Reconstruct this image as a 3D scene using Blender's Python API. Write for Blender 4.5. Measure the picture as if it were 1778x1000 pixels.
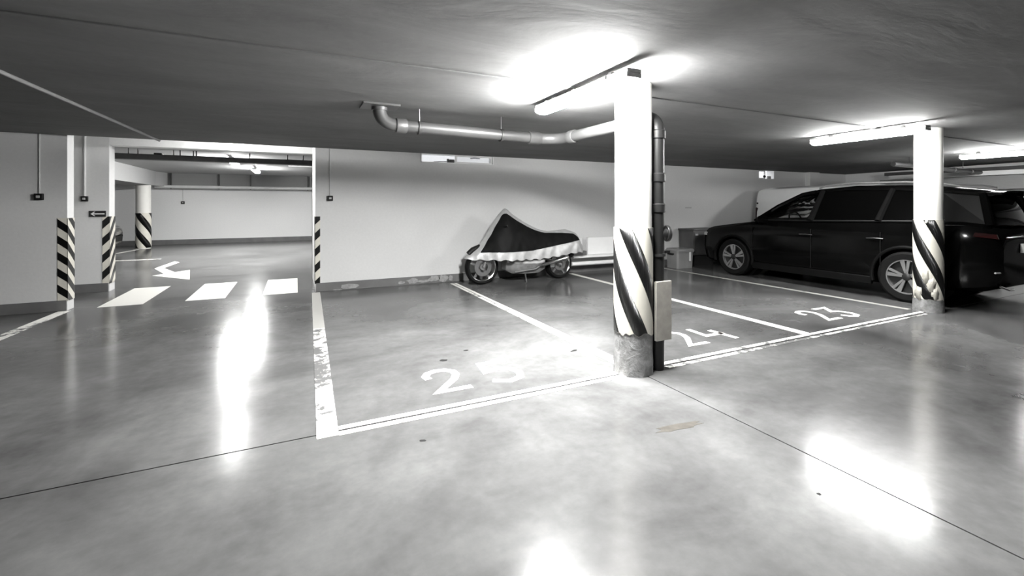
import bpy, bmesh, math, random
from mathutils import Vector, Matrix
random.seed(7)
for o in list(bpy.data.objects): bpy.data.objects.remove(o)
scene = bpy.context.scene
COL = scene.collection
R = math.radians

# ------------------------------------------------------------------ camera, world, exposure
cam_d = bpy.data.cameras.new('camera'); cam = bpy.data.objects.new('camera', cam_d); COL.objects.link(cam)
cam_d.sensor_width = 36.0; cam_d.lens = 785.0 / 1778.0 * 36.0
cam_d.shift_y = (357.0 - 500.0) / 1778.0
cam_d.clip_start = 0.05; cam_d.clip_end = 200
cam.location = (0, 0, 1.4); cam.rotation_euler = (R(90), 0, R(-25.5))
scene.camera = cam
world = bpy.data.worlds.new('world'); scene.world = world; world.use_nodes = True
bg = world.node_tree.nodes['Background']; bg.inputs[0].default_value = (0.95, 0.97, 1.0, 1); bg.inputs[1].default_value = 3.0
vs = scene.view_settings
vs.view_transform = 'Standard'; vs.look = 'None'; vs.gamma = 1.0; vs.use_curve_mapping = False
vs.exposure = 0.0
LAMP = 990.0          # emission of the tube lamps

# ------------------------------------------------------------------ materials
MATS = {}
def nodes_of(name):
    m = bpy.data.materials.new(name); m.use_nodes = True
    nt = m.node_tree; b = nt.nodes['Principled BSDF']
    return m, nt, b
def grey(v, tint=(1, 1, 1)): return (v * tint[0], v * tint[1], v * tint[2], 1)
def world_pos(nt, scale=(1, 1, 1)):
    g = nt.nodes.new('ShaderNodeNewGeometry'); mp = nt.nodes.new('ShaderNodeMapping')
    mp.inputs['Scale'].default_value = scale
    nt.links.new(g.outputs['Position'], mp.inputs['Vector']); return mp.outputs[0]
def obj_pos(nt, scale=(1, 1, 1)):
    g = nt.nodes.new('ShaderNodeTexCoord'); mp = nt.nodes.new('ShaderNodeMapping')
    mp.inputs['Scale'].default_value = scale
    nt.links.new(g.outputs['Object'], mp.inputs['Vector']); return mp.outputs[0]
def noise(nt, vec, scale, detail=4, rough=0.55, dist=0.0):
    n = nt.nodes.new('ShaderNodeTexNoise'); n.inputs['Scale'].default_value = scale
    n.inputs['Detail'].default_value = detail; n.inputs['Roughness'].default_value = rough
    n.inputs['Distortion'].default_value = dist
    nt.links.new(vec, n.inputs['Vector']); return n.outputs['Fac']
def ramp(nt, fac, stops):
    r = nt.nodes.new('ShaderNodeValToRGB'); el = r.color_ramp.elements
    while len(el) < len(stops): el.new(0.5)
    for e, (p, c) in zip(el, stops):
        e.position = p; e.color = c if isinstance(c, tuple) else grey(c)
    nt.links.new(fac, r.inputs[0]); return r.outputs[0]
def mixc(nt, fac, a, b, mode='MIX'):
    x = nt.nodes.new('ShaderNodeMix'); x.data_type = 'RGBA'; x.blend_type = mode
    if hasattr(fac, 'node'): nt.links.new(fac, x.inputs[0])
    else: x.inputs[0].default_value = fac
    for v, i in ((a, 6), (b, 7)):
        if hasattr(v, 'node'): nt.links.new(v, x.inputs[i])
        else: x.inputs[i].default_value = v
    return x.outputs[2]
def bump(nt, b, h, strength, dist=0.02):
    n = nt.nodes.new('ShaderNodeBump'); n.inputs['Strength'].default_value = strength; n.inputs['Distance'].default_value = dist
    nt.links.new(h, n.inputs['Height']); nt.links.new(n.outputs[0], b.inputs['Normal'])
def simple(name, v, rough=0.5, metal=0.0, tint=(1, 1, 1), var=0.0, vscale=8.0, bmp=0.0, coat=0.0, spec=0.5):
    m, nt, b = nodes_of(name)
    b.inputs['Roughness'].default_value = rough; b.inputs['Metallic'].default_value = metal
    b.inputs['Coat Weight'].default_value = coat; b.inputs['Specular IOR Level'].default_value = spec
    b.inputs['Base Color'].default_value = grey(v, tint)
    p = obj_pos(nt)
    f = noise(nt, p, vscale, 5)
    lo, hi = max(v * (1 - var), 0), min(v * (1 + var), 1)
    nt.links.new(ramp(nt, f, [(0.3, grey(lo, tint)), (0.7, grey(hi, tint))]), b.inputs['Base Color'])
    if bmp: bump(nt, b, noise(nt, p, vscale * 6, 4), bmp, 0.01)
    MATS[name] = m; return m
WARM = (1.0, 0.985, 0.94)
CREAM = (1.0, 0.965, 0.86)

def floor_mat():
    m, nt, b = nodes_of('polished_concrete')
    p = world_pos(nt)
    big = noise(nt, p, 0.55, 5, 0.6, 0.6); mid = noise(nt, world_pos(nt, (1.0, 1.6, 1)), 1.5, 6, 0.58, 0.3); fine = noise(nt, p, 14, 6, 0.65)
    c1 = ramp(nt, big, [(0.3, 0.062), (0.5, 0.113), (0.72, 0.175)])
    c2 = ramp(nt, mid, [(0.25, 0.66), (0.42, 0.88), (0.58, 1.02), (0.75, 1.16)])
    c3 = ramp(nt, fine, [(0.25, 0.86), (0.7, 1.06)])
    c = mixc(nt, 1.0, mixc(nt, 1.0, c1, c2, 'MULTIPLY'), c3, 'MULTIPLY')
    nt.links.new(c, b.inputs['Base Color'])
    rr = nt.nodes.new('ShaderNodeMapRange'); rr.inputs['To Min'].default_value = 0.155; rr.inputs['To Max'].default_value = 0.21
    nt.links.new(mid, rr.inputs['Value']); nt.links.new(rr.outputs[0], b.inputs['Roughness'])
    b.inputs['Specular IOR Level'].default_value = 0.165
    bump(nt, b, noise(nt, world_pos(nt, (1, 1, 1)), 3.5, 3, 0.5), 0.035, 0.02)
    MATS['floor'] = m; return m
floor_mat()
def wall_mat(name, v, scuff=0.06):
    m, nt, b = nodes_of(name)
    p = world_pos(nt)
    a = noise(nt, p, 0.9, 5); f = noise(nt, p, 28, 4)
    c = mixc(nt, 1.0, ramp(nt, a, [(0.3, v * (1 - scuff)), (0.7, v)]), ramp(nt, f, [(0.3, 0.95), (0.7, 1.0)]), 'MULTIPLY')
    nt.links.new(c, b.inputs['Base Color']); b.inputs['Roughness'].default_value = 0.75
    bump(nt, b, f, 0.12, 0.008); MATS[name] = m; return m
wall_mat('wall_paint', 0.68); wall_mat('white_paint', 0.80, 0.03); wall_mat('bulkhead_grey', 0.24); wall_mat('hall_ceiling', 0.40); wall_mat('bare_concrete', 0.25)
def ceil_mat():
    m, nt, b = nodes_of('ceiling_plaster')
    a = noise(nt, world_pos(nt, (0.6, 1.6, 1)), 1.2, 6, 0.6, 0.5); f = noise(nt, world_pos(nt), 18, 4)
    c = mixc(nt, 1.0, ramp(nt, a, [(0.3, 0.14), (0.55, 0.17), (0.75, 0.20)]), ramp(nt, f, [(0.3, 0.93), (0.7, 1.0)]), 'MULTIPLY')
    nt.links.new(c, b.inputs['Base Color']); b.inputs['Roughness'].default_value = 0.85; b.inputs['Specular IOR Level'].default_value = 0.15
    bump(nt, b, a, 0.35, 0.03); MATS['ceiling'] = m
ceil_mat()
def paint_mat(name, wear, v=0.82, scale=9.0):
    """white floor paint; 'wear' is the share rubbed down to the concrete"""
    m, nt, b = nodes_of(name)
    n = noise(nt, world_pos(nt), scale, 8, 0.7, 0.4); n2 = noise(nt, world_pos(nt), 1.3, 3)
    add = nt.nodes.new('ShaderNodeMath'); add.operation = 'MULTIPLY_ADD'; add.inputs[1].default_value = 0.5
    nt.links.new(n2, add.inputs[0]); nt.links.new(n, add.inputs[2])
    t = 0.55 + 0.4 * wear
    f = ramp(nt, add.outputs[0], [(t - 0.03, 0.0), (t + 0.03, 1.0)])
    nt.links.new(mixc(nt, f, grey(0.115), grey(v, WARM)), b.inputs['Base Color'])
    b.inputs['Roughness'].default_value = 0.45; b.inputs['Specular IOR Level'].default_value = 0.2; MATS[name] = m; return m
paint_mat('line_paint', 0.05); paint_mat('line_old', 0.0, 0.42); paint_mat('line_faded', 0.28, 0.36); paint_mat('line_worn', 0.30); paint_mat('line_rubbed', 0.52); paint_mat('number_paint', -0.1); paint_mat('zebra_paint', -0.15, 0.74)
simple('baseboard_paint', 0.13, 0.6, var=0.2, vscale=3, bmp=0.1)
simple('plaster_patch', 0.30, 0.85, var=0.25, vscale=20, bmp=0.4)
simple('joint_dark', 0.03, 0.9, var=0.3)
def base_concrete():
    m, nt, b = nodes_of('worn_concrete')
    p = world_pos(nt)
    n = noise(nt, p, 9, 8, 0.7, 0.5); n2 = noise(nt, p, 40, 5)
    nt.links.new(mixc(nt, 1.0, ramp(nt, n, [(0.25, 0.10), (0.45, 0.22), (0.6, 0.30), (0.78, 0.5)]), ramp(nt, n2, [(0.3, 0.75), (0.7, 1.05)]), 'MULTIPLY'), b.inputs['Base Color'])
    b.inputs['Roughness'].default_value = 0.7; bump(nt, b, n, 0.8, 0.02); MATS['worn_concrete'] = m
base_concrete()
simple('column_white', 0.80, 0.55, var=0.03, vscale=4, bmp=0.05, tint=WARM)
simple('stripe_cream', 0.68, 0.3, tint=CREAM, var=0.08, vscale=6)
simple('stripe_black', 0.005, 0.28, var=0.3, spec=0.3)
simple('torn_wrap', 0.42, 0.55, tint=CREAM, var=0.3, vscale=12, bmp=0.4)
simple('pipe_grey', 0.055, 0.42, var=0.1, vscale=5)
simple('pipe_dark', 0.012, 0.45, var=0.15, vscale=5)
simple('steel', 0.35, 0.35, 0.9, var=0.1)
simple('dark_steel', 0.05, 0.5, 0.4, var=0.2)
simple('tray_dark', 0.045, 0.6, var=0.2)
simple('housing_grey', 0.42, 0.5, var=0.05)
simple('plastic_black', 0.008, 0.5, var=0.2, spec=0.2)
simple('conduit_grey', 0.2, 0.6, var=0.1); simple('conduit_white', 0.62, 0.5, var=0.05)
simple('sign_black', 0.012, 0.4, var=0.1); simple('sign_white', 0.8, 0.4, var=0.02)
simple('board_beige', 0.36, 0.7, tint=(1, 0.95, 0.86), var=0.12, vscale=14)
simple('panel_white', 0.88, 0.4, var=0.02); simple('panel_pale', 0.7, 0.5, var=0.05)
simple('cabinet_grey', 0.12, 0.55, var=0.15, vscale=4); simple('cabinet_dark', 0.03, 0.6, var=0.2)
simple('bin_plastic', 0.22, 0.45, var=0.1, vscale=4)
simple('cover_silver', 0.50, 0.42, 0.25, var=0.12, vscale=10, bmp=0.15)
simple('cover_black', 0.006, 0.6, var=0.3, vscale=8, bmp=0.15, spec=0.1)
simple('rubber', 0.005, 0.75, var=0.2, vscale=20, spec=0.15)
simple('chrome', 0.7, 0.18, 1.0, var=0.05); simple('alloy', 0.30, 0.32, 0.7, var=0.08); simple('rim_dark', 0.02, 0.4, 0.3, var=0.2)
simple('engine_grey', 0.2, 0.5, 0.3, var=0.25, vscale=12)
simple('cladding', 0.003, 0.55, var=0.2, spec=0.1)
simple('car_grey', 0.12, 0.25, 0.4, var=0.05, coat=0.5); simple('van_white', 0.72, 0.3, var=0.02, coat=0.3)
simple('interior_dark', 0.003, 0.8, var=0.2, spec=0.05)
simple('tail_red', 0.016, 0.2, tint=(1.0, 0.25, 0.25), var=0.1); simple('lamp_clear', 0.5, 0.1, 0.3, var=0.05)
simple('plate_white', 0.7, 0.4, var=0.03); simple('oil_stain', 0.02, 0.6, var=0.3, vscale=15, spec=0.1)
simple('stain_brown', 0.055, 0.6, tint=(1, 0.93, 0.82), var=0.25, vscale=15, spec=0.1)
def glass(name, tint, transp, rough=0.03):
    m, nt, b = nodes_of(name)
    out = nt.nodes['Material Output']; nt.nodes.remove(b)
    t = nt.nodes.new('ShaderNodeBsdfTransparent'); t.inputs[0].default_value = grey(tint)
    g = nt.nodes.new('ShaderNodeBsdfGlossy'); g.inputs['Roughness'].default_value = rough; g.inputs[0].default_value = grey(0.9)
    d = nt.nodes.new('ShaderNodeBsdfDiffuse'); d.inputs[0].default_value = grey(0.002)
    fr = nt.nodes.new('ShaderNodeFresnel'); fr.inputs[0].default_value = 1.18
    mx0 = nt.nodes.new('ShaderNodeMixShader'); mx0.inputs[0].default_value = transp
    nt.links.new(d.outputs[0], mx0.inputs[1]); nt.links.new(t.outputs[0], mx0.inputs[2])
    mx = nt.nodes.new('ShaderNodeMixShader'); nt.links.new(fr.outputs[0], mx.inputs[0])
    nt.links.new(mx0.outputs[0], mx.inputs[1]); nt.links.new(g.outputs[0], mx.inputs[2]); nt.links.new(mx.outputs[0], out.inputs[0])
    MATS[name] = m; return m
def deep_paint(name, v, cap):
    m, nt, b = nodes_of(name); out = nt.nodes['Material Output']; nt.nodes.remove(b)
    d = nt.nodes.new('ShaderNodeBsdfDiffuse'); g = nt.nodes.new('ShaderNodeBsdfGlossy'); g.inputs['Roughness'].default_value = 0.12
    n = noise(nt, obj_pos(nt), 6.0, 3); nt.links.new(ramp(nt, n, [(0.3, v * 0.8), (0.7, v * 1.2)]), d.inputs[0])
    fr = nt.nodes.new('ShaderNodeFresnel'); fr.inputs[0].default_value = 1.3
    mn = nt.nodes.new('ShaderNodeMath'); mn.operation = 'MINIMUM'; mn.inputs[1].default_value = cap; nt.links.new(fr.outputs[0], mn.inputs[0])
    mx = nt.nodes.new('ShaderNodeMixShader'); nt.links.new(mn.outputs[0], mx.inputs[0]); nt.links.new(d.outputs[0], mx.inputs[1]); nt.links.new(g.outputs[0], mx.inputs[2])
    nt.links.new(mx.outputs[0], out.inputs[0]); MATS[name] = m
deep_paint('car_black', 0.0015, 0.05)
glass('glass_clear', 0.93, 0.99); glass('glass_dark', 0.06, 0.5); glass('window_glass', 0.9, 0.97)
def emit(name, v, col=(1, 1, 0.985)):
    m, nt, b = nodes_of(name)
    b.inputs['Base Color'].default_value = grey(0.8); b.inputs['Emission Color'].default_value = (*col, 1); b.inputs['Emission Strength'].default_value = v
    MATS[name] = m; return m
emit('tube_light', LAMP); emit('tube_light_dim', LAMP * 0.09); emit('tube_light_hall', LAMP * 0.42); emit('tube_light_old', LAMP * 0.24)

# ------------------------------------------------------------------ mesh helpers
ORG = {}
def mark(o, label=None, cat=None, group=None, kind=None):
    if label: o['label'] = label
    if cat: o['category'] = cat
    if group: o['group'] = group
    if kind: o['kind'] = kind
    return o
def thing(name, loc, label, cat, group=None, rz=0.0, local=False):
    o = bpy.data.objects.new(name, None); COL.objects.link(o); o.empty_display_size = 0.1
    o.location = loc; o.rotation_euler = (0, 0, rz)
    ORG[o.name] = Vector((0, 0, 0)) if local else Vector(loc)
    return mark(o, label, cat, group)
class MB:
    def __init__(s): s.v = []; s.f = []
    def add(s, vs_, fs):
        n = len(s.v); s.v += [tuple(p) for p in vs_]; s.f += [tuple(i + n for i in f) for f in fs]; return s
    def box(s, x0, x1, y0, y1, z0, z1):
        return s.add([(x0, y0, z0), (x1, y0, z0), (x1, y1, z0), (x0, y1, z0), (x0, y0, z1), (x1, y0, z1), (x1, y1, z1), (x0, y1, z1)],
                     [(0, 3, 2, 1), (4, 5, 6, 7), (0, 1, 5, 4), (1, 2, 6, 5), (2, 3, 7, 6), (3, 0, 4, 7)])
    def prism(s, pts, ext):
        e = Vector(ext); n = len(pts); p = [Vector(q) for q in pts]
        nrm = Vector((0, 0, 0))
        for i in range(n): nrm += p[i].cross(p[(i + 1) % n])
        if nrm.dot(e) > 0: p = p[::-1]
        fs = [tuple(range(n)), tuple(range(2 * n - 1, n - 1, -1))] + [(i, i + n, (i + 1) % n + n, (i + 1) % n)[::-1] for i in range(n)]
        fs[2:] = [f[::-1] for f in fs[2:]]
        s.add(p + [q + e for q in p], fs); return s
    def ring_loft(s, rings, cap=True, closed=False):
        n = len(rings[0]); k = len(rings); base = len(s.v)
        vs_ = [q for r in rings for q in r]; fs = []
        for i in range(k if closed else k - 1):
            a, b = i * n, ((i + 1) % k) * n
            for j in range(n): fs.append((a + j, a + (j + 1) % n, b + (j + 1) % n, b + j))
        if cap and not closed: fs += [tuple(range(n - 1, -1, -1)), tuple((k - 1) * n + j for j in range(n))]
        return s.add(vs_, fs)
    def tube(s, path, r, n=14, cap=True):
        path = [Vector(p) for p in path]; rs = r if isinstance(r, (list, tuple)) else [r] * len(path)
        rings = []; up = None
        for i, p in enumerate(path):
            t = (path[min(i + 1, len(path) - 1)] - path[max(i - 1, 0)]).normalized()
            if up is None: up = Vector((0, 0, 1)) if abs(t.z) < 0.9 else Vector((1, 0, 0))
            a = t.cross(up).normalized(); b_ = a.cross(t).normalized(); up = b_
            rings.append([p + (a * math.cos(2 * math.pi * j / n) + b_ * math.sin(2 * math.pi * j / n)) * rs[i] for j in range(n)])
        return s.ring_loft(rings, cap)
    def lathe(s, prof, center, axis, n=28, closed=False):
        """prof: list of (radius, offset along axis)"""
        ax = Vector(axis).normalized(); u = ax.orthogonal().normalized(); w = ax.cross(u); c = Vector(center)
        rings = [[c + ax * h + (u * math.cos(2 * math.pi * j / n) + w * math.sin(2 * math.pi * j / n)) * r for j in range(n)] for r, h in prof]
        return s.ring_loft(rings, not closed, closed)
    def ribbon(s, pts, w, z0, z1):
        """flat stroke of width w along a 2-D polyline"""
        P = [Vector((p[0], p[1])) for p in pts]; L = []; Rr = []
        for i, p in enumerate(P):
            d0 = (p - P[i - 1]).normalized() if i else (P[1] - p).normalized()
            d1 = (P[i + 1] - p).normalized() if i < len(P) - 1 else d0
            t = (d0 + d1); t = t.normalized() if t.length > 1e-6 else d1
            nn = Vector((-t.y, t.x)); c = max(0.5, nn.dot(Vector((-d1.y, d1.x)))); o = nn * (w / 2 / c)
            L.append(p + o); Rr.append(p - o)
        for i in range(len(P) - 1):
            q = [L[i], Rr[i], Rr[i + 1], L[i + 1]]
            s.prism([(a.x, a.y, z0) for a in q], (0, 0, z1 - z0))
        return s
    def build(s, name, mat, parent=None, smooth=True, bevel=0.0, kind=None, angle=38, fix=True):
        off = Vector((0, 0, 0))
        if parent is not None: off = ORG.get(parent.name, off)
        me = bpy.data.meshes.new(name); me.from_pydata([tuple(Vector(v) - off) for v in s.v], [], s.f)
        if fix:
            bm = bmesh.new(); bm.from_mesh(me); bmesh.ops.recalc_face_normals(bm, faces=bm.faces); bm.to_mesh(me); bm.free()
        me.materials.append(MATS[mat])
        if smooth:
            me.polygons.foreach_set('use_smooth', [True] * len(me.polygons)); me.set_sharp_from_angle(angle=R(angle))
        me.update()
        o = bpy.data.objects.new(name, me); COL.objects.link(o)
        if parent is not None: o.parent = parent; ORG[o.name] = off
        if bevel:
            md = o.modifiers.new('bevel', 'BEVEL'); md.width = bevel; md.segments = 2; md.limit_method = 'ANGLE'
        if kind: o['kind'] = kind
        return o
def B(name, mat, box, parent=None, **k): return MB().box(*box).build(name, mat, parent, **k)
def copy_tree(o, parent=None):
    c = o.copy(); COL.objects.link(c); c.parent = parent
    for ch in list(o.children): copy_tree(ch, c)
    return c
def arc(c, r, a0, a1, n, f):
    return [f(c, r, a0 + (a1 - a0) * i / n) for i in range(n + 1)]
def interp(tab, x):
    if x <= tab[0][0]: return tab[0][1]
    for (a, b), (c, d) in zip(tab, tab[1:]):
        if x <= c: return b + (d - b) * (x - a) / (c - a)
    return tab[-1][1]
def ceil_z(y): return 2.46 - 0.015 * y

# ------------------------------------------------------------------ the setting
XL, XR, YB = -13.0, 15.0, -13.0
OX0, OX1 = -2.76, 0.28           # the opening in the back wall
floor = B('floor', 'joint_dark', (XL - 1.5, XR + 0.3, YB - 0.3, 20.4, -0.12, -0.012), kind='structure')
g = 0.005
for (x0, x1, y0, y1) in ((XL, 2.6 - g, YB, 3.0 - g), (XL, 2.6 - g, 3.0 + g, 8.24), (2.6 + g, XR, YB, 3.0 - g), (2.6 + g, XR, 3.0 + g, 8.24), (-9.2, 4.2, 8.25, 20.2)):
    B('floor_slab', 'floor', (x0, x1, y0, y1, -0.012, 0.0), floor, smooth=False)
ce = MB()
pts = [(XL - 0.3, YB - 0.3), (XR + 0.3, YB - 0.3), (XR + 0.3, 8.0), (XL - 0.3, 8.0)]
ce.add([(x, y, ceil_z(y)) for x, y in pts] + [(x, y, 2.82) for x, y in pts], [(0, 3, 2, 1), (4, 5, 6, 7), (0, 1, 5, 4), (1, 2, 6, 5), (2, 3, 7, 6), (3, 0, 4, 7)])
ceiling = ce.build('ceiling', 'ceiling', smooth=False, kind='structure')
B('ceiling_corridor', 'white_paint', (XL - 0.3, 0.6, 8.0, 9.8, 2.66, 2.82), kind='structure')
B('ceiling_hall', 'hall_ceiling', (-9.3, 4.3, 9.75, 20.3, 2.56, 2.82), kind='structure')
tr = MB()
for (x0, x1) in ((XL, XR),):
    tr.box(x0, x1, 3.24, 3.30, ceil_z(3.27) - 0.010, ceil_z(3.27) + 0.01)
tr.build('trim_1', 'ceiling', smooth=False, kind='structure', bevel=0.004)
# back wall with two vent openings under the ceiling
V1, V2 = (2.01, 3.42, 2.18), (11.05, 11.68, 2.11)
wb = MB()
wb.box(OX1, XR + 0.3, 8.0, 8.22, -0.02, 2.11)
wb.box(OX1, V2[0], 8.0, 8.22, 2.11, 2.18); wb.box(V2[1], XR + 0.3, 8.0, 8.22, 2.11, 2.18)
wb.box(OX1, V1[0], 8.0, 8.22, 2.18, 2.82); wb.box(V1[1], V2[0], 8.0, 8.22, 2.18, 2.82); wb.box(V2[1], XR + 0.3, 8.0, 8.22, 2.18, 2.82)
for v in (V1, V2): wb.box(v[0], v[1], 8.0, 8.22, 2.34, 2.82)
wb.build('wall_back', 'wall_paint', smooth=False, kind='structure')
B('wall_back_left', 'wall_paint', (XL - 0.3, OX0, 8.0, 8.2, -0.02, 2.82), smooth=False, kind='structure')
B('wall_left', 'bare_concrete', (XL - 0.3, XL, YB - 0.3, 9.6, -0.02, 2.82), smooth=False, kind='structure')
B('wall_right', 'wall_paint', (XR, XR + 0.3, YB - 0.3, 8.0, -0.02, 2.82), smooth=False, kind='structure')
B('wall_front', 'bare_concrete', (XL - 0.3, XR + 0.3, YB - 0.3, YB, -0.02, 2.82), smooth=False, kind='structure')
B('wall_passage_right', 'white_paint', (OX1, 0.6, 8.22, 9.75, -0.02, 2.82), smooth=False, kind='structure')
pw = MB(); pw.box(XL - 1.3, OX0, 9.5, 9.75, -0.02, 2.82); pw.box(OX1, 4.3, 9.5, 9.75, -0.02, 2.82)
B('trim_lintel_lit', 'white_paint', (OX0, OX1, 9.5, 9.75, 2.394, 2.82), smooth=False, kind='structure')  # lintel, whiter than the pier wall: passage lamp's light put into its colour
pw.build('wall_passage_back', 'wall_paint', smooth=False, kind='structure')
B('wall_far', 'white_paint', (-9.3, 4.3, 20.0, 20.3, -0.02, 2.82), smooth=False, kind='structure')
B('wall_hall_left', 'wall_paint', (-9.3, -9.0, 9.75, 20.0, -0.02, 2.82), smooth=False, kind='structure')
B('wall_hall_right', 'wall_paint', (4.0, 4.3, 9.75, 20.0, -0.02, 2.82), smooth=False, kind='structure')
B('wall_pilaster', 'wall_paint', (13.03, 13.46, 7.86, 8.0, 0, ceil_z(7.9)), smooth=False, kind='structure')
# light wells outside the vents
for i, v in enumerate((V1, V2)):
    lw = MB(); lw.box(v[0] - 0.3, v[1] + 0.3, 8.75, 8.85, 1.6, 2.9); lw.box(v[0] - 0.3, v[1] + 0.3, 8.22, 8.75, 1.5, 1.6)
    lw.build('wall_light_well', 'white_paint', smooth=False, kind='structure')
# baseboards
def baseboard(name, x0, x1, y, h=0.14, t=0.012):
    return B(name, 'baseboard_paint', (x0, x1, y - t, y, 0, h), smooth=False, kind='structure', bevel=0.003)
bb = baseboard('baseboard_back', OX1 + 0.01, XR, 8.0)
baseboard('baseboard_left', XL, OX0 - 0.004, 8.0)
baseboard('baseboard_passage', XL, OX0 - 0.01, 9.5)
baseboard('baseboard_far', -9.0, 4.0, 20.0, 0.17)
B('baseboard_right', 'baseboard_paint', (XR - 0.012, XR, YB, 7.98, 0, 0.14), smooth=False, kind='structure')
def flake(cx, cz, w, h, seed, parent, y=7.9875):
    rnd = random.Random(seed); n = 15
    p = []
    for i in range(n):
        a = 2 * math.pi * i / n; k = 0.72 + 0.4 * rnd.random()
        p.append((cx + math.cos(a) * w / 2 * k, y, min(0.139, max(0.002, cz + math.sin(a) * h / 2 * k))))
    return MB().prism(p, (0, -0.004, 0)).build('peeled_patch', 'plaster_patch', parent, smooth=False)
for i, (cx, cz, w, h) in enumerate(((0.80, 0.055, 0.30, 0.09), (0.62, 0.01, 0.16, 0.02), (1.66, 0.05, 0.12, 0.06), (1.86, 0.07, 0.22, 0.10), (2.07, 0.05, 0.24, 0.06), (2.25, 0.08, 0.22, 0.10), (2.42, 0.075, 0.18, 0.15), (2.56, 0.07, 0.10, 0.12))):
    flake(cx, cz, w, h, i, bb)
# beams of the hall behind, and the sloping soffit on the far right
bm_ = MB(); bm_.box(-5.2, -4.3, 9.75, 19.0, 2.08, 2.6); bm_.prism([(-5.2, 19.0, 2.08), (-4.3, 19.0, 2.08), (-4.05, 20.0, 2.08), (-5.2, 20.0, 2.08)], (0, 0, 0.52))
bm_.build('trim_3', 'hall_ceiling', smooth=False, kind='structure')
B('trim_4', 'bulkhead_grey', (-4.1, 4.0, 19.72, 20.0, 2.13, 2.6), smooth=False, kind='structure')
MB().prism([(14.55, 6.9, 2.10), (14.55, 6.9, 1.72), (14.55, -5.0, 2.02), (14.55, -5.0, 2.10)], (0.45, 0, 0)).build('trim_5', 'bulkhead_grey', smooth=False, kind='structure')
B('trim_6', 'wall_paint', (14.35, 15.0, -5.0, 6.6, 2.10, 2.2), smooth=False, kind='structure')

# ------------------------------------------------------------------ vent windows
def vent(name, v, label, sash):
    x0, x1, z0 = v; z1 = 2.338
    w = thing(name, ((x0 + x1) / 2, 8.11, z0), None, None); w['kind'] = 'structure'; w['label'] = label
    f = MB(); f.box(x0, x1, 7.992, 8.2, z0, z0 + 0.012); f.box(x0, x1, 7.992, 8.2, z1 - 0.008, z1); f.box(x0, x0 + 0.015, 7.992, 8.2, z0, z1); f.box(x1 - 0.015, x1, 7.992, 8.2, z0, z1)
    f.build('window_frame', 'panel_white', w, smooth=False)
    a, b = sash
    s = MB(); s.box(a, b, 8.02, 8.05, z0 + 0.014, z0 + 0.034); s.box(a, b, 8.02, 8.05, z1 - 0.028, z1 - 0.01); s.box(a, a + 0.03, 8.02, 8.05, z0 + 0.034, z1 - 0.028); s.box(b - 0.03, b, 8.02, 8.05, z0 + 0.034, z1 - 0.028)
    so = s.build('sash', 'panel_white', w, smooth=False)
    B('pane', 'window_glass', (a + 0.03, b - 0.03, 8.03, 8.036, z0 + 0.034, z1 - 0.028), so, smooth=False)
    return w
w1 = vent('window_1', V1, 'long white vent window under the ceiling above the motorcycle', (2.66, 3.40))
lt = MB(); lt.box(2.54, 2.64, 8.0, 8.04, 2.194, 2.25); lt.box(2.50, 2.53, 8.0, 8.03, 2.194, 2.26); lt.build('catch', 'dark_steel', w1, smooth=False)
MB().tube([(2.25, 8.02, 2.196), (2.5, 8.02, 2.21)], 0.006, 8).build('stay_arm', 'steel', w1)
MB().tube([(2.95, 8.0, 2.285), (3.02, 8.0, 2.295), (3.14, 8.0, 2.29)], 0.008, 8).build('pull_cord', 'dark_steel', w1)
w2 = vent('window_2', V2, 'short vent window under the ceiling above the white van', (11.07, 11.36))
B('catch', 'dark_steel', (11.26, 11.34, 7.99, 8.02, 2.15, 2.21), w2, smooth=False)
B('stay_arm', 'housing_grey', (11.42, 11.54, 7.99, 8.03, 2.12, 2.19), w2, smooth=False)

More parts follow.
